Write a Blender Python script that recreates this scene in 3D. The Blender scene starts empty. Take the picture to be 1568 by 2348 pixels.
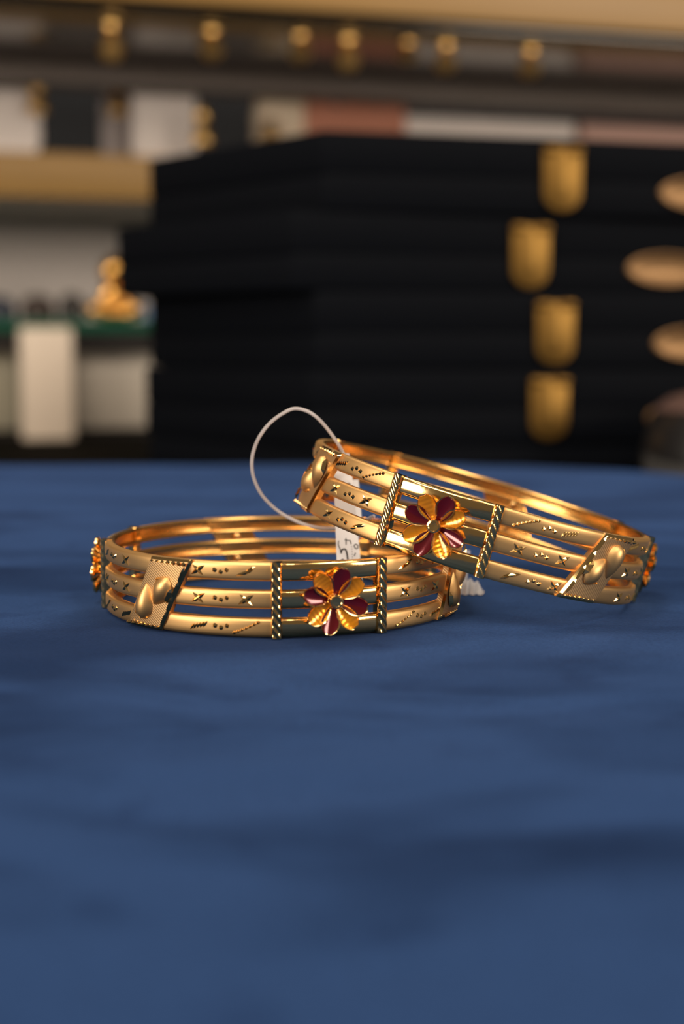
import bpy, bmesh, math, random
from mathutils import Vector, Matrix
random.seed(7)
sc = bpy.context.scene
C = sc.collection
PI = math.pi
RAD = math.radians

# ------------------------------------------------------------------ camera
F = 3261.0                      # focal length in pixels of the 1568 x 2348 frame (50 mm on 36 mm)
CH = 0.0475                     # camera height above the velvet
PITCH = 0.11601
cam = bpy.data.cameras.new('camera')
camo = bpy.data.objects.new('camera', cam); C.objects.link(camo)
cam.sensor_fit = 'VERTICAL'; cam.sensor_height = 36.0; cam.lens = 50.0
cam.clip_start = 0.002; cam.clip_end = 20
camo.location = (0, 0, CH); camo.rotation_euler = (PI/2 - PITCH, 0, 0)
cam.dof.use_dof = True; cam.dof.focus_distance = 0.243; cam.dof.aperture_fstop = 10.5
sc.camera = camo

# ------------------------------------------------------------------ world, lamps, exposure
w = bpy.data.worlds.new('world'); sc.world = w; w.use_nodes = True
w.node_tree.nodes['Background'].inputs[0].default_value = (1.0, 0.86, 0.72, 1)
w.node_tree.nodes['Background'].inputs[1].default_value = 0.12
sc.view_settings.view_transform = 'Standard'; sc.view_settings.look = 'None'
sc.view_settings.exposure = 0.0; sc.view_settings.gamma = 1.0
sc.view_settings.use_curve_mapping = False

def lamp(name, loc, target, size, power, col, shape='DISK', sy=None):
    l = bpy.data.lights.new(name, 'AREA'); l.shape = shape; l.size = size
    if sy: l.size_y = sy
    l.energy = power; l.color = col
    o = bpy.data.objects.new(name, l); C.objects.link(o); o.location = loc
    o.rotation_euler = (Vector(target) - Vector(loc)).to_track_quat('-Z', 'Y').to_euler()
    return o
WARM = (1.0, 0.80, 0.58); NEUT = (1.0, 0.87, 0.73)
# ceiling lamps of the shop, about 1.3 m above the counter
lamp('ceiling_panel', (-0.5, -1.0, 1.35), (0, 0.3, 0), 0.8, 13, NEUT, 'RECTANGLE', 0.5)
lamp('ceiling_panel', (0.75, -0.45, 1.45), (0, 0.3, 0), 0.6, 7, NEUT, 'RECTANGLE', 0.4)
lamp('ceiling_panel', (-0.35, 0.35, 1.5), (0, 0.4, 0), 0.7, 6, NEUT, 'RECTANGLE', 0.4)
for x, y in ((-0.75, -0.55), (0.15, -0.8), (0.45, 0.15), (-0.2, 0.5), (0.6, 0.3), (-0.9, 0.2)):
    lamp('ceiling_spot', (x, y, 1.4), (x*0.3, 0.35, 0), 0.05, 1.6, WARM)
# added fill panels behind the camera, left and right, brightening shelves and gold
lamp('fill_panel', (-1.75, -0.95, 0.55), (0.1, 0.8, 0.15), 1.0, 30, NEUT, 'RECTANGLE', 0.7)
lamp('fill_panel', (1.85, -0.75, 0.60), (-0.1, 0.8, 0.15), 1.0, 26, NEUT, 'RECTANGLE', 0.7)

# ------------------------------------------------------------------ pixel helpers
def ray(px, py):
    dx, dy = px - 784.0, 1174.0 - py
    return Vector((dx, F*math.cos(PITCH) + dy*math.sin(PITCH), -F*math.sin(PITCH) + dy*math.cos(PITCH)))
def atY(px, py, Y):
    r = ray(px, py); return Vector((r.x/r.y*Y, Y, CH + r.z/r.y*Y))
def zat(py, Y): return atY(784, py, Y).z
def kx(px, py=1000): r = ray(px, py); return r.x/r.y

# ------------------------------------------------------------------ materials
MATS = {}
def mat(name, col, rough=0.5, metal=0.0, **kw):
    m = bpy.data.materials.new(name); m.use_nodes = True
    b = m.node_tree.nodes['Principled BSDF']
    b.inputs['Base Color'].default_value = (*col, 1); b.inputs['Roughness'].default_value = rough
    b.inputs['Metallic'].default_value = metal
    for k, v in kw.items(): b.inputs[k].default_value = v
    MATS[name] = m; return m
def nodes(m): return m.node_tree.nodes, m.node_tree.links, m.node_tree.nodes['Principled BSDF']
def add_noise(m, scale, detail=3, lo=None, hi=None, bump=0.0, bumpdist=0.001, stretch=None, rough=None):
    n, l, b = nodes(m)
    tc = n.new('ShaderNodeTexCoord'); src = tc.outputs['Object']
    if stretch:
        mp = n.new('ShaderNodeMapping'); mp.inputs['Scale'].default_value = stretch
        l.new(src, mp.inputs[0]); src = mp.outputs[0]
    t = n.new('ShaderNodeTexNoise'); t.inputs['Scale'].default_value = scale; t.inputs['Detail'].default_value = detail
    l.new(src, t.inputs['Vector'])
    if lo:
        r = n.new('ShaderNodeValToRGB'); r.color_ramp.elements[0].position = 0.3; r.color_ramp.elements[1].position = 0.7
        r.color_ramp.elements[0].color = (*lo, 1); r.color_ramp.elements[1].color = (*hi, 1)
        l.new(t.outputs['Fac'], r.inputs[0]); l.new(r.outputs[0], b.inputs['Base Color'])
    if rough:
        mr = n.new('ShaderNodeMapRange'); mr.inputs['To Min'].default_value = rough[0]; mr.inputs['To Max'].default_value = rough[1]
        l.new(t.outputs['Fac'], mr.inputs['Value']); l.new(mr.outputs[0], b.inputs['Roughness'])
    if bump:
        bp = n.new('ShaderNodeBump'); bp.inputs['Strength'].default_value = bump; bp.inputs['Distance'].default_value = bumpdist
        l.new(t.outputs['Fac'], bp.inputs['Height']); l.new(bp.outputs[0], b.inputs['Normal'])
    return m
def add_waves(m, scale, bump, dist, rot=(0, 0, 0.7)):
    n, l, b = nodes(m)
    tc = n.new('ShaderNodeTexCoord'); mp = n.new('ShaderNodeMapping'); mp.inputs['Rotation'].default_value = rot
    wv = n.new('ShaderNodeTexWave'); wv.inputs['Scale'].default_value = scale
    bp = n.new('ShaderNodeBump'); bp.inputs['Strength'].default_value = bump; bp.inputs['Distance'].default_value = dist
    l.new(tc.outputs['Object'], mp.inputs[0]); l.new(mp.outputs[0], wv.inputs[0])
    l.new(wv.outputs['Fac'], bp.inputs['Height']); l.new(bp.outputs[0], b.inputs['Normal'])
    return m

GOLD = (0.93, 0.60, 0.235)
satin = add_noise(mat('satin_gold', (0.84, 0.515, 0.21), 0.45, 1.0), 9000, 2, bump=0.12, bumpdist=0.00004)
polish = add_noise(mat('polished_gold', GOLD, 0.13, 1.0), 1500, 2, bump=0.10, bumpdist=0.0001)
inner = add_noise(mat('inner_gold', (0.90, 0.52, 0.17), 0.24, 1.0), 2500, 3, bump=0.25, bumpdist=0.00006)  # redder base carries the orange light bounced inside the bangle
cut = mat('bright_cut_gold', GOLD, 0.09, 1.0)
hatch = add_waves(mat('hatched_gold', (0.84, 0.52, 0.235), 0.45, 1.0), 900, 0.25, 0.00005, (0.4, 0.8, 0.3))
amber = add_waves(mat('amber_enamel', (0.88, 0.31, 0.006), 0.22, 0.55, **{'Coat Weight': 1.0, 'Coat Roughness': 0.04}), 420, 0.35, 0.0001, (0, 0, 0))
ruby = mat('ruby_enamel', (0.13, 0.002, 0.006), 0.2, 0.45, **{'Coat Weight': 1.0, 'Coat Roughness': 0.03})
paper = add_noise(mat('tag_paper', (0.78, 0.76, 0.76), 0.45), 600, 2, bump=0.05, bumpdist=0.0001)
ink = mat('black_ink', (0.012, 0.010, 0.012), 0.6)
nylon = mat('clear_nylon', (0.86, 0.80, 0.79), 0.22, 0.0, **{'Transmission Weight': 0.45, 'IOR': 1.5})
plastic = mat('clear_plastic', (0.88, 0.88, 0.90), 0.15, 0.0, **{'Transmission Weight': 0.55, 'IOR': 1.45})
boxm = add_noise(mat('navy_leatherette', (0.0022, 0.003, 0.005), 0.7, **{'Specular IOR Level': 0.06}), 900, 3, bump=0.2, bumpdist=0.0004)
brass = mat('stamped_brass', (0.25, 0.14, 0.036), 0.5, 1.0)
earbrass = mat('earring_brass', (0.50, 0.31, 0.11), 0.4, 1.0)
copper = mat('etched_copper', (0.25, 0.148, 0.072), 0.5, 1.0)
counter = add_noise(mat('black_counter', (0.010, 0.009, 0.008), 0.8, **{'Specular IOR Level': 0.02}), 8, 3, lo=(0.002, 0.002, 0.002), hi=(0.005, 0.004, 0.003))
goldwood = add_noise(mat('gold_laminate', (0.46, 0.26, 0.065), 0.42), 6, 3, lo=(0.29, 0.165, 0.044), hi=(0.335, 0.19, 0.054), stretch=(1, 8, 8))
lacquer = mat('dark_lacquer', (0.012, 0.008, 0.005), 0.16, 0.0, **{'Specular IOR Level': 0.9})
greyrail = mat('grey_rail', (0.10, 0.075, 0.06), 0.5)
blackwall = mat('black_velvet_panel', (0.012, 0.014, 0.018), 0.9)
whitewall = mat('white_laminate', (0.62, 0.555, 0.52), 0.5)
whitevel = mat('white_leatherette', (0.74, 0.66, 0.61), 0.55)
creamvel = mat('cream_linen', (0.74, 0.60, 0.44), 0.7)
salmon = mat('salmon_velvet', (0.50, 0.205, 0.13), 0.8)
pinkvel = mat('pink_velvet', (0.56, 0.35, 0.29), 0.8)
glassgreen = mat('green_glass', (0.03, 0.16, 0.10), 0.08, 0.0, **{'Transmission Weight': 0.5, 'IOR': 1.5})
darkthing = mat('dark_resin', (0.020, 0.016, 0.014), 0.5)
bluecard = mat('blue_card', (0.16, 0.26, 0.44), 0.6)
blackpl = mat('black_plastic', (0.012, 0.011, 0.011), 0.32)
greylab = mat('grey_print', (0.05, 0.048, 0.046), 0.5)
brownpl = mat('brown_rim', (0.075, 0.045, 0.035), 0.4)

# velvet: nap brushed in two directions gives lighter and darker patches
velvet = mat('blue_velvet', (0.03, 0.07, 0.2), 0.85, 0.0, **{'Sheen Weight': 0.10, 'Sheen Roughness': 0.45})
velvet.node_tree.nodes['Principled BSDF'].inputs['Sheen Tint'].default_value = (0.25, 0.42, 1.0, 1)
velvet.node_tree.nodes['Principled BSDF'].inputs['Specular IOR Level'].default_value = 0.02
def velvet_nodes():
    n, l, b = nodes(velvet)
    tc = n.new('ShaderNodeTexCoord')
    mp = n.new('ShaderNodeMapping'); mp.inputs['Scale'].default_value = (9, 20, 9); mp.inputs['Rotation'].default_value = (0, 0, 0.35)
    mp.inputs['Location'].default_value = (3.1, 1.7, 0)
    l.new(tc.outputs['Object'], mp.inputs[0])
    t = n.new('ShaderNodeTexNoise'); t.inputs['Scale'].default_value = 1.3; t.inputs['Detail'].default_value = 4; t.inputs['Roughness'].default_value = 0.5
    t.inputs['Distortion'].default_value = 0.8
    l.new(mp.outputs[0], t.inputs['Vector'])
    r = n.new('ShaderNodeValToRGB')
    e = r.color_ramp.elements
    e[0].position = 0.34; e[0].color = (0.0068, 0.0195, 0.061, 1)
    e[1].position = 0.56; e[1].color = (0.0222, 0.0545, 0.152, 1)
    l.new(t.outputs['Fac'], r.inputs[0])
    t2 = n.new('ShaderNodeTexNoise'); t2.inputs['Scale'].default_value = 2200; t2.inputs['Detail'].default_value = 3
    l.new(tc.outputs['Object'], t2.inputs['Vector'])
    mx = n.new('ShaderNodeMix'); mx.data_type = 'RGBA'; mx.blend_type = 'MULTIPLY'; mx.inputs[0].default_value = 0.55
    r2 = n.new('ShaderNodeValToRGB'); r2.color_ramp.elements[0].position = 0.3; r2.color_ramp.elements[1].position = 0.65
    r2.color_ramp.elements[0].color = (0.45, 0.45, 0.45, 1)
    l.new(t2.outputs['Fac'], r2.inputs[0])
    l.new(r.outputs[0], mx.inputs[6]); l.new(r2.outputs[0], mx.inputs[7]); l.new(mx.outputs[2], b.inputs['Base Color'])
    t3 = n.new('ShaderNodeTexNoise'); t3.inputs['Scale'].default_value = 70; t3.inputs['Detail'].default_value = 3
    l.new(tc.outputs['Object'], t3.inputs['Vector'])
    r3 = n.new('ShaderNodeValToRGB'); r3.color_ramp.elements[0].position = 0.60; r3.color_ramp.elements[1].position = 0.74
    r3.color_ramp.elements[0].color = (1, 1, 1, 1); r3.color_ramp.elements[1].color = (0.66, 0.68, 0.72, 1)
    l.new(t3.outputs['Fac'], r3.inputs[0])
    m2 = n.new('ShaderNodeMix'); m2.data_type = 'RGBA'; m2.blend_type = 'MULTIPLY'; m2.inputs[0].default_value = 1.0
    l.new(mx.outputs[2], m2.inputs[6]); l.new(r3.outputs[0], m2.inputs[7]); l.new(m2.outputs[2], b.inputs['Base Color'])
    bp = n.new('ShaderNodeBump'); bp.inputs['Strength'].default_value = 0.4; bp.inputs['Distance'].default_value = 0.0002
    l.new(t2.outputs['Fac'], bp.inputs['Height']); l.new(bp.outputs[0], b.inputs['Normal'])
velvet_nodes()

# ------------------------------------------------------------------ object helpers
def mesh(name, verts, faces, smooth=True, angle=40, scale=1.0):
    me = bpy.data.meshes.new(name)
    me.from_pydata([Vector(v)*scale for v in verts], [], faces)
    bm = bmesh.new(); bm.from_mesh(me); bmesh.ops.recalc_face_normals(bm, faces=bm.faces); bm.to_mesh(me); bm.free()
    if smooth:
        for p in me.polygons: p.use_smooth = True
        me.set_sharp_from_angle(angle=RAD(angle))
    return me
def obj(name, me, m=None, parent=None, mw=None, label=None, cat=None, group=None, kind=None):
    if m is not None and not me.materials: me.materials.append(m)
    o = bpy.data.objects.new(name, me); C.objects.link(o)
    if parent: o.parent = parent
    if mw is not None: o.matrix_local = mw
    tag(o, label, cat, group, kind); return o
def tag(o, label=None, cat=None, group=None, kind=None):
    if label: o['label'] = label
    if cat: o['category'] = cat
    if group: o['group'] = group
    if kind: o['kind'] = kind
def empty(name, mw, label, cat, group=None):
    o = bpy.data.objects.new(name, None); C.objects.link(o); o.matrix_world = mw; o.empty_display_size = 0.01
    tag(o, label, cat, group); return o
def T(*a): return Matrix.Translation(Vector(a))
def RX(a): return Matrix.Rotation(a, 4, 'X')
def RY(a): return Matrix.Rotation(a, 4, 'Y')
def RZ(a): return Matrix.Rotation(a, 4, 'Z')
def box_mesh(name, x0, x1, y0, y1, z0, z1, bev=0.0, seg=2):
    bm = bmesh.new(); bmesh.ops.create_cube(bm, size=1)
    for v in bm.verts:
        v.co = Vector((x0 + (v.co.x+.5)*(x1-x0), y0 + (v.co.y+.5)*(y1-y0), z0 + (v.co.z+.5)*(z1-z0)))
    if bev: bmesh.ops.bevel(bm, geom=bm.edges[:], offset=bev, segments=seg, profile=0.5, affect='EDGES')
    me = bpy.data.meshes.new(name); bm.to_mesh(me); bm.free()
    for p in me.polygons: p.use_smooth = True
    me.set_sharp_from_angle(angle=RAD(35)); return me
def prism_mesh(name, pts, z0, z1, bev=0.0, seg=2, axis='Z'):
    """extrude a closed outline (x, y) from z0 to z1; axis 'Y' lays the outline in x-z and extrudes along y"""
    bm = bmesh.new()
    f = bm.faces.new([bm.verts.new((p[0], p[1], z0)) for p in pts])
    r = bmesh.ops.extrude_face_region(bm, geom=[f])
    for v in r['geom']:
        if isinstance(v, bmesh.types.BMVert): v.co.z = z1
    bmesh.ops.recalc_face_normals(bm, faces=bm.faces)
    if bev:
        ed = [e for e in bm.edges if len(e.link_faces) == 2 and e.calc_face_angle(0) > 0.6]
        bmesh.ops.bevel(bm, geom=ed, offset=bev, segments=seg, profile=0.5, affect='EDGES')
    if axis == 'Y':
        for v in bm.verts: v.co = Vector((v.co.x, v.co.z, v.co.y))
        bmesh.ops.recalc_face_normals(bm, faces=bm.faces)
    me = bpy.data.meshes.new(name); bm.to_mesh(me); bm.free()
    for p in me.polygons: p.use_smooth = True
    me.set_sharp_from_angle(angle=RAD(35)); return me
def lathe_mesh(name, prof, n=40, scale=1.0):
    vs, fs = [], []
    for r, z in prof:
        for i in range(n): a = 2*PI*i/n; vs.append((r*math.cos(a), r*math.sin(a), z))
    for k in range(len(prof)-1):
        for i in range(n):
            j = (i+1) % n; fs.append((k*n+i, k*n+j, (k+1)*n+j, (k+1)*n+i))
    fs.append(tuple(range(n))[::-1]); fs.append(tuple(range((len(prof)-1)*n, len(prof)*n)))
    return mesh(name, vs, fs, scale=scale)
def tube_mesh(name, pts, r, n=8, flat=1.0, res=6):
    """smooth tube through points (Catmull-Rom)"""
    P = [Vector(p) for p in pts]; Q = []
    for i in range(len(P)-1):
        p0, p1, p2, p3 = P[max(i-1, 0)], P[i], P[i+1], P[min(i+2, len(P)-1)]
        for k in range(res):
            t = k/res
            Q.append(0.5*((2*p1) + (p2-p0)*t + (2*p0-5*p1+4*p2-p3)*t*t + (3*p1-p0-3*p2+p3)*t**3))
    Q.append(P[-1]); vs, fs = [], []
    up = Vector((0, 1, 0))
    for i, q in enumerate(Q):
        d = (Q[min(i+1, len(Q)-1)] - Q[max(i-1, 0)]).normalized()
        a = d.cross(up)
        if a.length < 1e-4: a = d.cross(Vector((1, 0, 0)))
        a.normalize(); b = d.cross(a).normalized()
        for k in range(n):
            t = 2*PI*k/n; vs.append(q + a*r*math.cos(t) + b*r*flat*math.sin(t))
    for i in range(len(Q)-1):
        for k in range(n):
            j = (k+1) % n; fs.append((i*n+k, i*n+j, (i+1)*n+j, (i+1)*n+k))
    fs.append(tuple(range(n))[::-1]); fs.append(tuple(range((len(Q)-1)*n, len(Q)*n)))
    return mesh(name, vs, fs)

# ------------------------------------------------------------------ the counter and the velvet pad
CZ = -0.030
o = obj('floor', box_mesh('floor', -1.6, 1.8, -0.6, 1.9, CZ-0.04, CZ), counter, kind='structure')
o['label'] = 'black polished shop counter top under the pad and boxes'

def velvet_pad():
    # outline: straight far edge, rounded far right corner
    FY, RXE, rad = 0.582, 0.150, 0.110
    def inside(x, y):
        if x > RXE-rad and y > FY-rad:
            cx, cy = RXE-rad, FY-rad; dx, dy = x-cx, y-cy; d = math.hypot(dx, dy)
            m = max(dx, dy)
            if m > 1e-9: x, y = cx + dx/d*m, cy + dy/d*m
        return x, y
    xs = [-0.50 + 0.65*i/170 for i in range(171)]
    ys = [-0.06 + 0.642*i/150 for i in range(151)]
    from mathutils import noise
    vs, fs = [], []
    nx, ny = len(xs), len(ys)
    for y in ys:
        for x in xs:
            X, Y = inside(x, y)
            e = min(FY-y, RXE-x, x+0.50, y+0.06)
            dz = 0.0 if e > 0.006 else -0.0035*(1-math.sqrt(max(0, 1-(1-e/0.006)**2)))
            h = 0.00045*noise.noise(Vector((X*16+2, Y*26, 0.3))) + 0.00025*noise.noise(Vector((X*60, Y*110, 4)))
            ca = min(1.0, max(0.0, (abs(math.hypot(X+0.0109, Y-0.2606)-0.0315)-0.004)/0.02))
            cb = min(1.0, math.hypot(X-0.050, Y-0.262)/0.025)
            vs.append((X, Y, dz + (h-0.0004)*min(ca, cb)))
    for j in range(ny-1):
        for i in range(nx-1): fs.append((j*nx+i, j*nx+i+1, (j+1)*nx+i+1, (j+1)*nx+i))
    bd = [i for i in range(nx)] + [j*nx+nx-1 for j in range(1, ny)] + [(ny-1)*nx+i for i in range(nx-2, -1, -1)] + [j*nx for j in range(ny-2, 0, -1)]
    b0 = len(vs)
    for k in bd: vs.append((vs[k][0], vs[k][1], CZ))
    n = len(bd)
    for k in range(n): fs.append((bd[k], b0+k, b0+(k+1) % n, bd[(k+1) % n]))
    fs.append(tuple(b0+k for k in range(n)))
    return mesh('velvet_pad', vs, fs, angle=60)
obj('velvet_pad', velvet_pad(), velvet, label='blue velvet covered display pad lying on the counter under the bangles', cat='display pad')

# ------------------------------------------------------------------ back of the shop: shelves turned 14 degrees to the picture
TH = RAD(15.5); CT, ST = math.cos(TH), math.sin(TH)
O0 = Vector((0, 1.0, 0))
BM = T(*O0) @ RZ(TH)
def s_at(px, v, py=300):
    k = kx(px, py); return (k*(1.0 + v*CT) + v*ST)/(CT - k*ST)
def Y_at(s, v): return 1.0 + s*ST + v*CT
def z_at(px, py, v): return zat(py, Y_at(s_at(px, v, py), v))
def bbox(name, s0, s1, v0, v1, z0, z1, m, parent=None, bev=0.0, **k):
    return obj(name, box_mesh(name, s0, s1, v0, v1, z0, z1, bev), m, parent, BM if parent is None else None, **k)

ZU = z_at(784, 24, 0.0)          # underside of the upper shelf
ZL = z_at(180, 352, 0.25)        # top of the lower shelf
# wall panels
WV = 0.44
bbox('wall_back', -1.3, 1.5, WV, WV+0.03, CZ, ZL-0.036, whitewall, kind='structure', label='pale laminate wall panel behind the glass shelf')
bbox('wall_display', -1.3, 1.5, WV, WV+0.03, ZL-0.036, 0.9, blackwall, kind='structure', label='black panel behind the row of white busts')
# upper shelf
e = empty('display_shelf', BM @ T(0, 0, ZU), 'upper wall shelf with gold front edge and glossy dark underside', 'shelf')
obj('shelf_board', box_mesh('shelf_board', -0.9, 1.1, 0.012, 0.26, 0, 0.045, 0.001), lacquer, e)
obj('front_edge', box_mesh('front_edge', -0.9, 1.1, 0.0, 0.012, -0.001, 0.05, 0.001), goldwood, e)
obj('back_rail', box_mesh('back_rail', -0.9, 1.1, 0.235, 0.26, -0.016, 0.0, 0.001), greyrail, e)
obj('fill_housing', box_mesh('fill_housing', -0.85, 1.05, 0.0125, 0.0165, -0.005, 0.0, 0.0005), lacquer, e)  # housing added to go with the fill strip
fill = lamp('bust_fill', (0, 0, 0), (0, 0, -1), 1.7, 0.85, NEUT, 'RECTANGLE', 0.003)  # added fill strip, unseen, brightening the row of busts
fill.matrix_world = BM @ T(0.1, 0.0175, ZU-0.0028) @ RX(RAD(72))
glint_me = lathe_mesh('drop', [(0.0008, -0.021), (0.0060, -0.019), (0.0085, -0.0135), (0.0065, -0.008), (0.0024, -0.0045), (0.0060, -0.0022), (0.0060, 0.0)], 16)
for px in (255, 485, 688, 798, 935, 1022, 1215):  # gold drops shaped to stand for reflections in the glossy underside
    obj('reflection_drop', glint_me, earbrass, e, T(s_at(px, 0.085, 90), 0.085, 0) @ Matrix.Diagonal((1, 1, {255: 1.25, 798: 1.15, 935: 0.7, 688: 0.9}.get(px, 1.0), 1)))
# lower shelf
e = empty('display_shelf', BM @ T(0, 0.25, ZL-0.035), 'lower wall shelf with gold front edge behind the top box', 'shelf')
obj('shelf_board', box_mesh('shelf_board', -0.9, 1.1, 0.012, 0.19, 0, 0.035, 0.001), whitewall, e)
obj('front_edge', box_mesh('front_edge', -0.9, 1.1, 0.0, 0.012, -0.001, 0.0352, 0.001), goldwood, e)

def stand(name, x0, x1, v, top_w, m, label, cat, group=None, z0=0.0, hgt=0.10, over=0.0, depth=0.03):
    """tapered upright display form (bust) standing on the lower shelf between two picture columns"""
    s0, s1 = s_at(x0, v), s_at(x1, v)
    c, hw = (s0+s1)/2, (s1-s0)/2
    pts = [(-hw*0.92, 0), (hw*0.92, 0), (hw, 0.012), (hw*0.99, 0.045)]
    pts += [(hw*(0.99-(0.99-top_w)*t), 0.045+(hgt-0.045)*t) for t in (0.35, 0.7, 1.0)]
    pts += [(-p[0], p[1]) for p in reversed(pts[2:])]
    return obj(name, prism_mesh(name, pts, -depth/2, depth/2, 0.003, 3, 'Y'), m, None,
               BM @ T(c, v, ZL-over), label=label, cat=cat, group=group)
def earring(px, py0, py1, v, label, group='gold earrings hanging on the busts'):
    """bell shaped hanging earring: hook, stud and bell"""
    s = s_at(px, v); Y = Y_at(s, v); zt, zb = zat(py0, Y), zat(py1, Y); h = zt-zb
    e = empty('earring', BM @ T(s, v, zb), label, 'earring', group)
    prof = [(0.0012, 0), (0.0085, 0.000), (0.0088, 0.0015), (0.0072, h*0.30), (0.0042, h*0.45), (0.0012, h*0.48)]
    obj('bell', lathe_mesh('bell', prof, 20), earbrass, e)
    obj('stud', lathe_mesh('stud', [(0.0005, h*0.5), (0.0052, h*0.52), (0.0064, h*0.68), (0.0048, h*0.86), (0.0005, h*0.9)], 20), earbrass, e)
    obj('link', lathe_mesh('link', [(0.0011, h*0.44), (0.0011, h*0.55)], 8), earbrass, e)
    return e
GB = 'white display busts on the lower shelf'
stand('display_bust', -160, 92, 0.285, 0.8, whitevel, 'white display bust cut by the left picture edge', 'display bust', GB)
stand('display_bust', 300, 446, 0.280, 0.93, whitevel, 'wide white display bust on the gold edged shelf, left of the boxes', 'display bust', GB, over=0.0)
stand('display_stand', 232, 292, 0.30, 0.9, mat('grey_leatherette', (0.30, 0.26, 0.25), 0.6), 'narrow grey display stand left of the wide white bust', 'display stand', depth=0.012)
stand('display_bust', 586, 702, 0.285, 0.72, creamvel, 'cream tapered display bust above the left corner of the boxes', 'display bust', GB)
stand('display_block', 916, 1306, 0.285, 0.99, whitevel, 'long white display block above the top box', 'display block', 'blocks behind the top box', hgt=0.046)
stand('display_block', 1318, 1640, 0.285, 0.99, pinkvel, 'pale pink display block above the top box at the right', 'display block', 'blocks behind the top box', hgt=0.045)
earring(86, 182, 258, 0.262, 'gold earring hanging beside the leftmost white bust')
earring(462, 236, 330, 0.235, 'gold earring hanging at the right side of the wide white bust')
earring(270, 200, 262, 0.285, 'gold earring hanging on the narrow grey stand')
earring(620, 268, 325, 0.262, 'gold earring hanging on the cream bust')

def hump_cushion():
    v = 0.285; s0, s1 = s_at(686, v), s_at(918, v); n = 60
    top = []
    for i in range(n+1):
        t = i/n; px = 686 + (918-686)*t
        y = 232 + 16*math.cos((px-715)/100*2*PI)*-1
        top.append((s0 + (s1-s0)*t, z_at(px, y, v) - ZL))
    pts = [(s0, 0), (s1, 0)] + [(a, b) for a, b in reversed(top)]
    return obj('ring_cushion', prism_mesh('ring_cushion', pts, v-0.016, v+0.016, 0.003, 3, 'Y'), salmon, None, BM @ T(0, 0, ZL),
               label='salmon cushion with rounded humps beside the cream bust', cat='cushion')
hump_cushion()

# glass shelf and what stands on it
GV = 0.27
ZG = z_at(180, 733, GV)
gs = empty('glass_shelf', BM @ T(0, GV, ZG-0.014), 'green edged glass shelf holding the gold figurine', 'shelf')
obj('glass_pane', box_mesh('glass_pane', -0.9, 1.1, 0, 0.165, 0.004, 0.014, 0.0008), glassgreen, gs)
obj('shelf_trim', box_mesh('shelf_trim', -0.9, 1.1, 0.01, 0.025, -0.012, 0.0038, 0.0008), darkthing, gs)
def figurine():
    v = 0.295; s = s_at(256, v); k = (z_at(256, 585, v) - ZG)/1.0
    bm = bmesh.new()
    def ball(x, y, z, rx, ry, rz):
        bmesh.ops.create_uvsphere(bm, u_segments=20, v_segments=14, radius=1, matrix=T(x, y, z) @ Matrix.Diagonal((rx, ry, rz, 1)))
    ball(0.05, -0.04, 0.74, 0.275, 0.24, 0.27)      # head
    ball(0.02, 0.02, 0.40, 0.19, 0.15, 0.25)         # torso
    ball(-0.15, 0.0, 0.33, 0.08, 0.09, 0.18); ball(0.19, 0.0, 0.33, 0.08, 0.09, 0.18)   # arms
    ball(-0.22, -0.06, 0.17, 0.24, 0.17, 0.13); ball(0.22, -0.06, 0.17, 0.24, 0.17, 0.13)  # folded legs
    ball(0, 0, 0.11, 0.42, 0.26, 0.12)
    for q in bm.verts: q.co.z = max(q.co.z, 0.0); q.co *= k
    me = bpy.data.meshes.new('figurine'); bm.to_mesh(me); bm.free()
    o = obj('figurine', me, mat('antique_gold', (0.86, 0.46, 0.12), 0.30, 1.0), None, BM @ T(s, v, ZG),
            label='small gold seated figurine on the glass shelf', cat='figurine')
    r = o.modifiers.new('skin', 'REMESH'); r.mode = 'VOXEL'; r.voxel_size = k*0.03; r.use_smooth_shade = True
    sm = o.modifiers.new('smooth', 'SMOOTH'); sm.iterations = 3
figurine()
def low_block(name, x0, x1, y0, y1, v, m, label, cat, base, dep=0.02, bev=0.002):
    s0, s1 = s_at(x0, v), s_at(x1, v); hgt = z_at((x0+x1)/2, y0, v) - base
    return obj(name, box_mesh(name, -(s1-s0)/2, (s1-s0)/2, -dep/2, dep/2, 0, hgt, bev), m, None, BM @ T((s0+s1)/2, v, base), label=label, cat=cat)
def pebble(x0, x1, y0, v, m, label):
    s0, s1 = s_at(x0, v), s_at(x1, v); h = z_at((x0+x1)/2, y0, v) - ZG; r = (s1-s0)/2
    prof = [(r*0.5, 0), (r*0.94, h*0.08), (r, h*0.35), (r*0.86, h*0.7), (r*0.55, h*0.93), (r*0.1, h)]
    return obj('trinket_pot', lathe_mesh('trinket_pot', prof, 24), m, None, BM @ T((s0+s1)/2, v, ZG), label=label, cat='pot', group='dark pots on the glass shelf')
pebble(122, 190, 672, 0.30, darkthing, 'dark round pot touching the gold figurine')
pebble(34, 120, 676, 0.305, mat('brown_resin', (0.035, 0.02, 0.014), 0.5), 'brown round pot left of the dark pot on the glass shelf')
pebble(-72, 31, 678, 0.305, mat('slate_resin', (0.035, 0.04, 0.06), 0.5), 'slate blue pot at the left picture edge')
low_block('card_stack', 322, 420, 702, 733, 0.30, bluecard, 'pale blue card stack right of the gold figurine', 'card stack', ZG)
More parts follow.
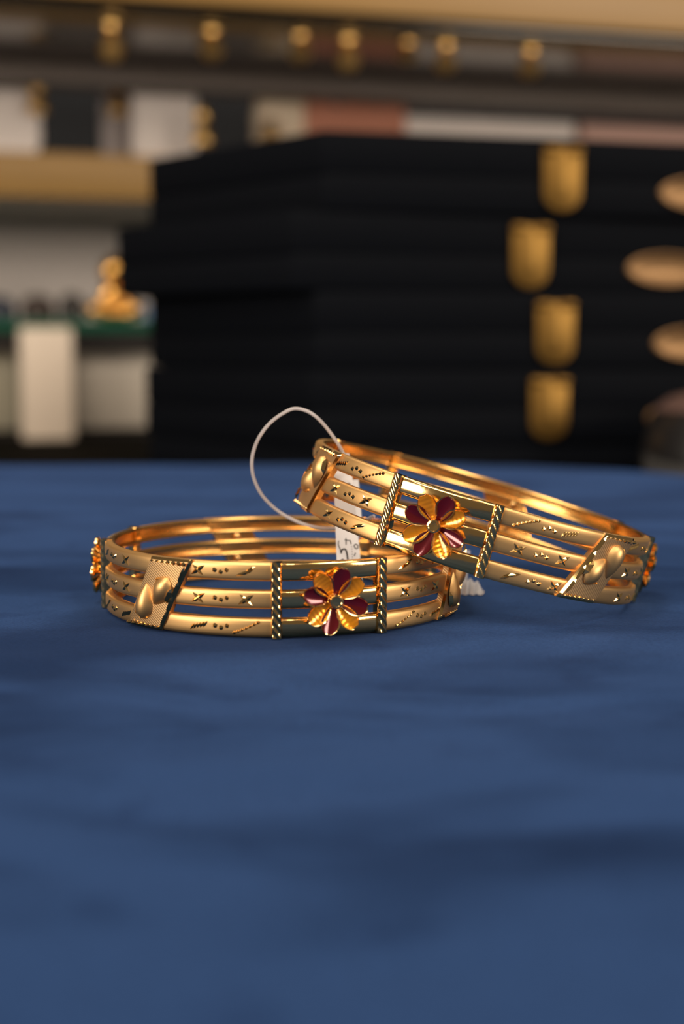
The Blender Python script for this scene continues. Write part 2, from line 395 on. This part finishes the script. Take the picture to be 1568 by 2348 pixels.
# below the glass shelf
low_block('display_pillar', 32, 152, 752, 980, 0.262, mat('cream_laminate', (0.72, 0.60, 0.48), 0.5), 'cream square pillar under the glass shelf', 'pillar', CZ, dep=0.035)
low_block('drawer_front', 156, 420, 808, 955, 0.31, mat('warm_grey_laminate', (0.52, 0.46, 0.385), 0.5), 'warm grey drawer front low behind the boxes', 'drawer', CZ+0.006, dep=0.03)
low_block('drawer_front', -220, 28, 770, 955, 0.31, mat('olive_grey_laminate', (0.36, 0.33, 0.25), 0.5), 'olive grey drawer front left of the cream pillar', 'drawer', CZ+0.006, dep=0.03)
bbox('baseboard_back', -0.9, 1.1, 0.30, 0.32, CZ, CZ+0.0055, darkthing, kind='structure', label='dark plinth under the drawer fronts')

# ------------------------------------------------------------------ stack of hinged presentation boxes
BY = 0.62
NL = Vector((kx(740, 307)*BY, BY))
ZT = zat(295, BY); PB = (ZT - CZ)/5.0
L, SD = 0.352, 0.130
hexa = [(0, 0), (L, 0), (L+SD*math.cos(RAD(62)), SD*math.sin(RAD(62))), (L, 2*SD*math.sin(RAD(62))), (0, 2*SD*math.sin(RAD(62))), (-SD*math.cos(RAD(62)), SD*math.sin(RAD(62)))]
lid_me = prism_mesh('lid', hexa, PB*0.455, PB*0.99, 0.0012, 2)
base_me = prism_mesh('base', hexa, 0.0, PB*0.448, 0.0008, 2)
liner_me = prism_mesh('seam', [(0.002+p[0]*0.99, 0.0012+p[1]*0.99) for p in hexa], PB*0.40, PB*0.5)
def clasp_meshes():
    hw, top, bot = 0.0090, PB*0.87, PB*0.045
    arc = [(hw*math.cos(a), bot+0.0075+0.0075*math.sin(a)) for a in [PI + PI*i/12 for i in range(13)]]
    pts = [(-hw*1.03, top)] + arc + [(hw*1.03, top)]
    plate = prism_mesh('clasp', pts, -0.0022, 0.0, 0.0006, 2, 'Y')
    ridge = prism_mesh('clasp_ridge', [(x*0.62, bot+0.004+(z-bot)*0.72) for x, z in pts], -0.0032, -0.0018, 0.0005, 2, 'Y')
    me = bpy.data.meshes.new('knuckle')
    bm = bmesh.new(); bmesh.ops.create_cone(bm, cap_ends=True, segments=16, radius1=0.0019, radius2=0.0019, depth=0.0056, matrix=RY(PI/2))
    bm.to_mesh(me); bm.free()
    for p in me.polygons: p.use_smooth = True
    me.set_sharp_from_angle(angle=RAD(40))
    return plate, ridge, me, top
cp, cr, ck, ctop = clasp_meshes()
oval_me = lathe_mesh('maker_plate', [(0.0001, 0.0), (1, 0.0), (1, 0.0012), (0.93, 0.0018), (0.86, 0.0013), (0.1, 0.0014)], 48)
rows = ['topmost', 'second from the top', 'third from the top', 'fourth from the top', 'lowest']
shift = [0.0, -0.0135, -0.003, -0.005, -0.002]; yaw = [0, 1.5, -1.2, -0.8, 0]
for i in range(5):
    mw = T(NL.x, NL.y, 0) @ RZ(RAD(14.0 + yaw[i])) @ T(shift[i], 0, ZT - PB*(i+1))
    e = empty('jewellery_box', mw, 'black hinged jewellery box, %s of the stack%s' % (rows[i], ', mostly hidden by the pad' if i == 4 else ''), 'box', 'stacked black jewellery boxes')
    obj('base', base_me, boxm, e); obj('lid', lid_me, boxm, e); obj('seam', liner_me, blackwall, e)
    if i == 4: continue
    for s in (0.109, L-0.109):
        c = obj('clasp', cp, brass, e, T(s, 0, 0), label='gold shield shaped clasp')
        obj('ridge', cr, brass, c)
        for q in (-1, 1): obj('knuckle', ck, brass, c, T(q*0.0060, -0.0020, ctop-0.0014))
    obj('maker_plate', oval_me, copper, e, T(L/2+0.001, 0, PB*0.235+0.003) @ RX(PI/2) @ Matrix.Diagonal((0.0205, 0.0076, 1, 1)), label='oval copper maker plate')

# black rounded device at the right picture edge, standing on the counter
dv = empty('counter_device', T(0.1715, 0.615, CZ), 'black round device beyond the pad corner at the right edge', 'device')
H = zat(893, 0.60) - CZ
prof = [(0.034, 0.0), (0.0375, 0.003), (0.0385, 0.012), (0.0405, 0.016), (0.0415, 0.030), (0.040, 0.038), (0.036, H*0.84), (0.028, H*0.93), (0.015, H*0.985), (0.001, H)]
obj('body', lathe_mesh('body', prof, 48), blackpl, dv)
obj('cap', lathe_mesh('cap', [(0.0365, H*0.835), (0.0368, H*0.845), (0.0290, H*0.94), (0.0155, H*0.995), (0.001, H*1.01)], 48), mat('highlight_mauve', (0.085, 0.048, 0.040), 0.5), dv)  # brownish pink top colour stands for a highlight on the dark body
obj('rim', lathe_mesh('rim', [(0.0375, 0.008), (0.0398, 0.009), (0.0403, 0.0125), (0.0375, 0.0145)], 48), brownpl, dv)
def label_patch():
    vs, fs = [], []
    for k in range(13):
        a = PI + 0.12 + 0.95*k/12; dz = -0.006*k/12
        for z in (0.024, 0.032): vs.append((0.0420*math.cos(a), 0.0420*math.sin(a), z+dz))
    for k in range(12): fs.append((2*k, 2*k+2, 2*k+3, 2*k+1))
    m0 = len(vs); vs += [(x*0.97, y*0.97, z) for x, y, z in vs]
    fs += [tuple(m0+i for i in reversed(f)) for f in fs]
    return mesh('label_patch', vs, fs)
obj('label_patch', label_patch(), greylab, dv)

# ------------------------------------------------------------------ the bangles (local units: millimetres, scaled on build)
R, HB = 32.5, 12.33
RH, GAP = 3.1, 1.515
MM = 0.001
FLOW = [16.5, 134.5, -98.0]; PAN = [-38.0, 71.0, -161.5]; BARO = 16.0
def cyl(phi, z, out):
    return ((R+out)*math.sin(phi), -(R+out)*math.cos(phi), z)
def frame(phi_deg, z, out=0.0):
    """local x along the rim, y outward, z up"""
    a = RAD(phi_deg); t = Vector((math.cos(a), math.sin(a), 0)); n = Vector((math.sin(a), -math.cos(a), 0))
    m = Matrix((( t.x, n.x, 0, 0), (t.y, n.y, 0, 0), (0, 0, 1, 0), (0, 0, 0, 1)))
    p = Vector(cyl(a, z, out))*MM
    return T(*p) @ m
PROF = [(0.45, 1.55), (0.16, 1.36), (0.04, 1.0), (0, 0.4), (0, -0.4), (0.04, -1.0), (0.16, -1.36), (0.45, -1.55), (1.35, -1.55), (1.7, -1.48), (1.9, -1.2), (1.72, -0.95),
        (1.35, -0.88), (0.70, -0.80), (0.58, 0), (0.70, 0.80), (1.35, 0.88), (1.72, 0.95), (1.9, 1.2), (1.7, 1.48), (1.35, 1.55)]
def rail_mesh(zc):
    n, m = 240, len(PROF); vs, fs, mi = [], [], []
    for i in range(n):
        a = 2*PI*i/n
        for dr, dz in PROF: vs.append(cyl(a, zc + dz*RH/3.1, -dr))
    for i in range(n):
        deg = math.degrees(2*PI*(i+0.5)/n); j = (i+1) % n
        fl = any(abs((deg-f+180) % 360-180) < BARO for f in FLOW)
        for k in range(m):
            k2 = (k+1) % m; fs.append((i*m+k, i*m+k2, j*m+k2, j*m+k))
            mi.append(2 if 8 <= k <= 19 else (1 if fl else 0))
    me = bpy.data.meshes.new('rail'); me.from_pydata([Vector(v)*MM for v in vs], [], fs)
    for p, q in zip(me.polygons, mi): p.material_index = q; p.use_smooth = True
    bm = bmesh.new(); bm.from_mesh(me); bmesh.ops.recalc_face_normals(bm, faces=bm.faces); bm.to_mesh(me); bm.free()
    me.set_sharp_from_angle(angle=RAD(42))
    for q in (satin, polish, inner): me.materials.append(q)
    return me
def slab_mesh(name, phi_deg, sfun, ns, nz, outfun, inn, z0=0.0, z1=HB, ang=40):
    """curved plate: top grid following outfun(u, w), flat inside at inn, closed sides; u, w in -1..1"""
    a0 = RAD(phi_deg); vs, fs = [], []
    for layer in (0, 1):
        for j in range(nz+1):
            w = -1 + 2*j/nz
            for i in range(ns+1):
                u = -1 + 2*i/ns
                z = (z0+z1)/2 + w*(z1-z0)/2
                vs.append(cyl(a0 + sfun(u, w)/R, z, outfun(u, w) if layer == 0 else inn))
    q = (ns+1)*(nz+1)
    for j in range(nz):
        for i in range(ns):
            a = j*(ns+1)+i; f = (a, a+1, a+ns+2, a+ns+1)
            fs.append(f); fs.append(tuple(q+k for k in reversed(f)))
    ring = [i for i in range(ns+1)] + [j*(ns+1)+ns for j in range(1, nz+1)] + [nz*(ns+1)+i for i in range(ns-1, -1, -1)] + [j*(ns+1) for j in range(nz-1, 0, -1)]
    for k in range(len(ring)):
        a, b = ring[k], ring[(k+1) % len(ring)]; fs.append((a, b, q+b, q+a))
    return mesh(name, vs, fs, scale=MM, angle=ang)
def panel_mesh(phi):
    def out(u, w):
        e = min((1-abs(u))*4.35, (1-abs(w))*HB/2)
        return 0.55 if e > 0.45 else 0.12 + 0.43*e/0.45
    me = slab_mesh('motif_panel', phi, lambda u, w: 4.35*u + 3.3*w, 20, 30, out, -0.95, -0.02, HB+0.02)
    me.materials.append(hatch); me.materials.append(cut); me.materials.append(inner)
    for p in list(me.polygons)[1:1200:2]: p.material_index = 2
    for p in list(me.polygons)[0:1200:2]:
        j, i = divmod(p.index//2, 20)
        if i in (0, 19) or j in (0, 29): p.material_index = 1
    return me
def bar_mesh(phi):
    def out(u, w):
        base = 0.62*(1-abs(u)**5*0.7)
        ph = (w*HB/2 + u*1.25)*0.66
        return base + 0.24*(1 - abs((ph % 1.0)*2-1))*(1-abs(u)**4)
    return slab_mesh('ribbed_bar', phi, lambda u, w: 0.92*u, 10, 120, out, -1.2, -0.1, HB+0.1, ang=50)
def dome_mesh(name, axis, W, Hh, pw=0.75, nt=18, nq=12, lift=0.0):
    """teardrop dome on the tangent plane; axis = ((x,z) start, (x,z) tip)"""
    (x0, z0), (x1, z1) = axis; d = Vector((x1-x0, z1-z0)); Ln = d.length; d.normalize(); p = Vector((-d.y, d.x))
    vs, fs = [], []
    for i in range(nt+1):
        t = i/nt; wd = W*math.sin(PI*min(1, max(0, t))**pw)**0.8 if 0 < t < 1 else 0.0
        for k in range(nq+1):
            q = -1 + 2*k/nq
            c = Vector((x0, z0)) + d*Ln*t + p*wd*q
            vs.append((c.x, lift + Hh*(wd/W)**0.9*(1-abs(q)**2.2), c.y))
    for i in range(nt):
        for k in range(nq):
            a = i*(nq+1)+k; fs.append((a, a+1, a+nq+2, a+nq+1))
    fs.append(tuple(i*(nq+1) for i in range(nt+1)) + tuple(i*(nq+1)+nq for i in range(nt-1, 0, -1)))
    return mesh(name, vs, fs, scale=MM, angle=60)
def cut_mesh(name, cuts):
    """diamond cuts: lens outlines with a ridge; each = (x, z, length, width, angle, height)"""
    vs, fs = [], []
    for x, z, ln, wd, an, hh in cuts:
        c, s = math.cos(RAD(an)), math.sin(RAD(an)); b = len(vs)
        def P(u, v, o): return (x + c*u - s*v, o, z + s*u + c*v)
        ol = [(-ln/2, 0), (-ln/4, -wd*0.4), (0, -wd/2), (ln/4, -wd*0.4), (ln/2, 0), (ln/4, wd*0.4), (0, wd/2), (-ln/4, wd*0.4)]
        for u, v in ol: vs.append(P(u, v, -0.06))
        vs.append(P(-ln*0.22, 0, hh)); vs.append(P(ln*0.22, 0, hh))
        A, B = b+8, b+9
        fs += [(b, b+1, A), (b+1, b+2, A), (b+2, B, A), (b+2, b+3, B), (b+3, b+4, B), (b+4, b+5, B), (b+5, b+6, B), (b+6, A, B), (b+6, b+7, A), (b+7, b, A)]
        fs.append(tuple(b+k for k in range(7, -1, -1)))
    return mesh(name, vs, fs, smooth=False, scale=MM)
MARKS = {
    'X': cut_mesh('cross_mark', [(0, 0, 3.1, 0.85, 32, 0.26), (0, 0, 2.7, 0.75, -40, 0.24)]),
    'o': cut_mesh('dot_mark', [(-1.05, 0.15, 1.0, 0.9, 20, 0.26), (0.0, -0.15, 1.0, 0.9, 20, 0.26), (1.0, 0.2, 0.9, 0.85, 20, 0.26)]),
    's': cut_mesh('swoosh_mark', [(-2.0+0.66*k, -0.85+0.22*k+0.012*k*k, 0.75, 0.55, 25, 0.22) for k in range(7)]),
    'f': cut_mesh('feather_mark', [(-1.1+0.58*k, -0.25+0.12*k, 1.5, 0.5, 50, 0.2) for k in range(5)]),
    'l': cut_mesh('streak_mark', [(-0.2, -0.2, 3.2, 0.7, 18, 0.22), (0.8, 0.45, 1.9, 0.55, 24, 0.2)]),
}
PATT = [('f', 'o', 's'), ('X', 'o', 'X'), ('X', 'o', 'l')]       # bottom, middle, top rail
rails = [rail_mesh(RH/2 + k*(RH+GAP)) for k in range(3)]
panels = [panel_mesh(p) for p in PAN]
bars = [bar_mesh(f+q*BARO) for f in FLOW for q in (-1, 1)]
leaf_lo = dome_mesh('leaf_relief', ((-2.9, -4.7), (-2.0, 1.5)), 2.05, 1.45, 0.70)
leaf_hi = dome_mesh('leaf_relief', ((3.2, 2.9), (-0.3, -1.9)), 2.05, 1.35, 0.80)
leaf_cuts = cut_mesh('relief_cut', [(-4.25, -3.0, 3.0, 0.8, 100, 0.62), (3.3, 0.0, 3.4, 1.3, 62, 0.80), (0.9, 2.6, 2.3, 0.6, 12, 0.55)])
SL = 3.3/(HB/2)
edge_cuts = cut_mesh('border_cut', [(SL*5.5 - 3.6 + 1.2*k, 5.5, 1.05, 0.75, 5, 0.30) for k in range(7)]
                     + [(-SL*5.6 - 3.6 + 1.2*k, -5.6, 1.05, 0.7, 5, 0.30) for k in range(7)]
                     + [(4.0 + SL*z, z, 3.6, 0.8, 62, 0.34) for z in (-4.2, -1.5, 1.2, 3.7)])
bead = lathe_mesh('solder_bead', [(0.05, -0.75), (0.45, -0.62), (0.62, -0.2), (0.6, 0.25), (0.4, 0.6), (0.05, 0.72)], 14, MM)
def petal_meshes():
    r0, r1, W = 1.0, 5.6, 1.66
    def sp(t, q):
        wd = W*math.sin(PI*(0.07+0.90*t)**1.25)**0.62
        return r0 + (r1-r0)*t, wd*q, 1.55 + 0.75*t + 0.35*t*t + 0.62*q*q*math.sin(PI*(0.08+0.86*t))
    def grid(t0, t1, q1, lift, thick, nt=16, nq=10):
        vs, fs = [], []
        for layer in (0, 1):
            for i in range(nt+1):
                for k in range(nq+1):
                    x, y, o = sp(t0+(t1-t0)*i/nt, q1*(-1+2*k/nq))
                    vs.append((x, o + (lift if layer == 0 else lift-thick), y))
        q = (nt+1)*(nq+1)
        for i in range(nt):
            for k in range(nq):
                a = i*(nq+1)+k; f = (a, a+1, a+nq+2, a+nq+1); fs.append(f); fs.append(tuple(q+z for z in reversed(f)))
        ring = [k for k in range(nq+1)] + [i*(nq+1)+nq for i in range(1, nt+1)] + [nt*(nq+1)+k for k in range(nq-1, -1, -1)] + [i*(nq+1) for i in range(nt-1, 0, -1)]
        for k in range(len(ring)):
            a, b = ring[k], ring[(k+1) % len(ring)]; fs.append((a, b, q+b, q+a))
        return vs, fs
    v, f = grid(0, 1, 1.0, 0, 0.4); pm = mesh('petal', v, f, scale=MM, angle=50)
    v, f = grid(0.03, 0.95, 0.84, 0.10, 0.12); em = mesh('enamel', v, f, scale=MM, angle=60)
    return pm, em
petal_me, enamel_me = petal_meshes()
em_amber = enamel_me; em_amber.materials.append(amber)
em_ruby = enamel_me.copy(); em_ruby.materials.clear(); em_ruby.materials.append(ruby)
cap_me = lathe_mesh('flower_center', [(0.9, 0.4), (1.0, 2.0), (1.25, 2.2), (1.28, 2.9), (1.1, 3.15), (0.85, 3.2), (0.75, 3.08), (0.02, 3.05)], 32, MM)
mount_me = lathe_mesh('flower_mount', [(2.3, -0.4), (2.4, 0.5), (2.0, 1.2), (1.0, 1.7)], 28, MM)

def make_bangle(mw, label):
    e = empty('bangle', mw, label, 'bangle', 'pair of gold bangles')
    rl = []
    for k in range(3): rl.append(obj('rail', rails[k], None, e))
    for p, me in zip(PAN, panels):
        o = obj('motif_panel', me, hatch, e, label='slanted hatched panel with two raised leaves')
        fr = frame(p, HB/2, 0.5)
        obj('leaf_relief', leaf_lo, satin, o, fr); obj('leaf_relief', leaf_hi, satin, o, fr)
        obj('relief_cut', leaf_cuts, cut, o, fr); obj('border_cut', edge_cuts, cut, o, frame(p, HB/2, 0.42))
        for k in range(2): obj('solder_bead', bead, polish, o, frame(p+1.5, RH+GAP/2+k*(RH+GAP), -1.35))
    for me in bars: obj('ribbed_bar', me, cut, e)
    # engraved marks between bars and panels
    segs = []
    for f in FLOW:
        for q in (-1, 1):
            b = f + q*BARO
            ps = min(PAN, key=lambda p: ((p-b)*q) % 360)
            span = ((ps-b)*q) % 360
            segs.append((b + q*2.5, q, span - 2.5 - 8.2))
    for b, q, span in segs:
        for k in range(3):
            sl = (k-1)*2.6
            for m, fr in zip(PATT[k], (0.24, 0.5, 0.77) if q < 0 else (0.77, 0.5, 0.24)):
                fr2 = 1-fr if q < 0 else fr
                ph = b + q*span*(fr2)
                obj(MARKS[m].name.split('.')[0], MARKS[m], cut, rl[k], frame(ph, RH/2 + k*(RH+GAP), 0.015))
    for fi, f in enumerate(FLOW):
        fr = frame(f, HB/2, 0.0)
        obj('flower_mount', mount_me, polish, e, fr @ RX(-PI/2))
        for k in range(8):
            an = 75 - 45*k + (6 if k % 2 else 0)
            p = obj('petal', petal_me, polish, e, fr @ RY(-RAD(an)))
            obj('enamel', em_ruby if k % 2 == 0 else em_amber, None, p, label='ruby red enamel' if k % 2 == 0 else 'amber yellow enamel')
        obj('flower_center', cap_me, polish, e, fr @ RX(-PI/2), label='round gold flower centre')
    return e
make_bangle(T(-0.01092, 0.26058, 0.0003), 'gold openwork bangle lying flat on the blue velvet')
UP = T(0.02307, 0.2665, 0.0093) @ RY(0.2795) @ T(0, 0, HB*MM) @ RY(PI)
make_bangle(UP, 'gold openwork bangle leaning tilted on top of the flat one')

# ------------------------------------------------------------------ price tag with nylon loop, hanging through the leaning bangle
TY0, TY1 = 0.2645, 0.2570
P00, P10 = atY(764, 1075, TY0), atY(806, 1075, TY0)
P01, P11 = atY(772.5, 1300, TY1), atY(828, 1300, TY1)
TAGO = Vector(((P01.x+P11.x)/2, TY1, P01.z))
tg = empty('price_tag', T(*TAGO), 'white price tag on a clear nylon loop around the leaning bangle', 'price tag')
nrm = (P10-P00).cross(P01-P00).normalized()
if nrm.y > 0: nrm = -nrm
def onstrip(px, py, off=0.00008):
    r = ray(px, py); c = Vector((0, 0, CH)); t = (P00-c).dot(nrm)/r.dot(nrm); return c + r*t + nrm*off
def strip_mesh():
    low0, low1 = P01 + (P01-P00)*0.26, P11 + (P11-P10)*0.26
    vs = []
    for off in (0.0, -0.00018):
        for a, b in ((P00, P10), (P01, P11), (low0, low1)):
            for q in (a, b): vs.append(q + nrm*off - TAGO)
    fs = [(0, 1, 3, 2), (2, 3, 5, 4)]; fs += [tuple(6+i for i in reversed(f)) for f in fs[:2]]
    fs += [(0, 6, 7, 1), (1, 7, 9, 3), (3, 9, 11, 5), (5, 11, 10, 4), (4, 10, 8, 2), (2, 8, 6, 0)]
    return mesh('label_strip', vs, fs, angle=20)
st = obj('label_strip', strip_mesh(), paper, tg, label='white strip with black handwriting')
def back_fold():
    a0, a1 = atY(806, 1100, TY0+0.0012), atY(822, 1100, TY0+0.003)
    b0, b1 = atY(818, 1215, TY1+0.0035), atY(831, 1215, TY1+0.005)
    vs = [a0, a1, b1, b0]; vs += [v + Vector((0, 0.0002, 0)) for v in vs]
    return mesh('folded_flap', [v-TAGO for v in vs], [(0, 1, 2, 3), (7, 6, 5, 4), (0, 4, 5, 1), (1, 5, 6, 2), (2, 6, 7, 3), (3, 7, 4, 0)], angle=20)
obj('folded_flap', back_fold(), paper, tg)
def stroke(pts, wpx):
    """flat ink ribbon on the strip through picture points"""
    P = [Vector(p) for p in pts]; Q = []
    if len(P) > 2:
        for i in range(len(P)-1):
            p0, p1, p2, p3 = P[max(i-1, 0)], P[i], P[i+1], P[min(i+2, len(P)-1)]
            for k in range(5):
                t = k/5; Q.append(0.5*((2*p1) + (p2-p0)*t + (2*p0-5*p1+4*p2-p3)*t*t + (3*p1-p0-3*p2+p3)*t**3))
        Q.append(P[-1])
    else: Q = P
    vs, fs = [], []
    for i, q in enumerate(Q):
        d = (Q[min(i+1, len(Q)-1)]-Q[max(i-1, 0)]).normalized(); n = Vector((-d.y, d.x))*wpx/2
        for s in (1, -1): vs.append(onstrip(q.x+s*n.x, q.y+s*n.y) - TAGO)
    for i in range(len(Q)-1): fs.append((2*i, 2*i+1, 2*i+3, 2*i+2))
    obj('ink_stroke', mesh('ink_stroke', vs, fs, smooth=False), ink, st)
stroke([(776.5, 1240), (775.6, 1250), (779.5, 1258), (781.6, 1268.5)], 1.5)
stroke([(781.6, 1269), (784, 1261), (791, 1259.5), (795, 1268), (797.6, 1287)], 3.2)
stroke([(793, 1234), (793.4, 1249)], 1.7)
stroke([(790, 1238), (804, 1240)], 1.7)
stroke([(781, 1286), (786, 1283), (790, 1290)], 3)
stroke([(812, 1250), (816.5, 1248), (820.5, 1252), (819.5, 1257.5), (815.5, 1258), (812.5, 1254), (812, 1250)], 1.8)
stroke([(812, 1275), (815, 1268)], 1.8)
stroke([(803, 1240), (805, 1248)], 1.6)
for k in range(7): stroke([(806+0.45*k, 1252+6*k), (806.2+0.45*k, 1254.6+6*k)], 1.1)
stroke([(773.5, 1101.5), (779.5, 1104), (775.5, 1107.5), (780.5, 1110), (774, 1115)], 2.0)
stroke([(798, 1108), (802, 1109.5), (805.2, 1118)], 1.8)
stroke([(799, 1117), (799.2, 1120)], 1.2)
for k in range(3): stroke([(775.2, 1165+5*k), (775.4, 1168+5*k)], 1.2)
for k in range(4): stroke([(802, 1178+5*k), (802.1, 1181+5*k)], 1.2)
loop = [(790, 1046, .2630), (775, 1018, .262), (751, 984, .261), (726, 957, .260), (702, 942, .260), (675, 937, .260), (652, 946, .260), (620, 969, .2605), (595, 1001, .261), (581, 1035, .262),
        (577, 1066, .2625), (583, 1100, .263), (601, 1136, .2635), (630, 1166, .264), (662, 1187, .264), (700, 1203, .264), (742, 1211, .264), (790, 1209, .264), (830, 1196, .262), (858, 1183, .260)]
obj('nylon_loop', tube_mesh('nylon_loop', [atY(*p)-TAGO for p in loop], 0.00030, 8, 0.75), nylon, tg, label='thin clear nylon loop')
def head():
    a = atY(790, 1053, .2628)-TAGO
    return box_mesh('loop_head', a.x-0.00095, a.x+0.00095, a.y-0.0008, a.y+0.0008, a.z-0.0012, a.z+0.0011, 0.00025)
obj('loop_head', head(), nylon, tg, label='small white locking head')

# crumpled clear plastic slip lying between the bangles
def slip():
    a, b = atY(1050, 1366, .270), atY(1108, 1362, .270)
    z = 0.0002; vs, fs = [], []
    top = [3.0, 3.3, 2.7, 3.2, 2.4, 2.7, 1.3, 0.5]; n = len(top)
    for i, h in enumerate(top):
        t = i/(n-1); x = a.x + (b.x-a.x)*t
        dy = (0.0009 if i % 2 else -0.0006)
        vs += [(x, a.y-0.0012+dy, z), (x+0.0003, a.y+0.0002+dy*0.6, h*MM), (x, a.y+0.0016+dy, z)]
    for i in range(n-1):
        k = 3*i
        fs += [(k, k+3, k+4, k+1), (k+1, k+4, k+5, k+2), (k+2, k+5, k+3, k)]
    fs += [(0, 1, 2), (3*n-1, 3*n-2, 3*n-3)]
    return mesh('plastic_slip', vs, fs, smooth=False)
e = empty('plastic_slip', T(0.0245, 0.270, 0.0), 'crumpled clear plastic slip on the velvet under the leaning bangle', 'plastic slip')
m = slip(); 
for v in m.vertices: v.co -= Vector((0.0245, 0.270, 0))
obj('crumpled_end', m, plastic, e)
pts = [atY(1062, 1340, .2715), atY(1066, 1300, .2715), atY(1070, 1262, .271)]
obj('upright_fold', tube_mesh('upright_fold', [p-Vector((0.0245, 0.270, 0)) for p in pts], 0.0007, 6, 0.25), plastic, e)
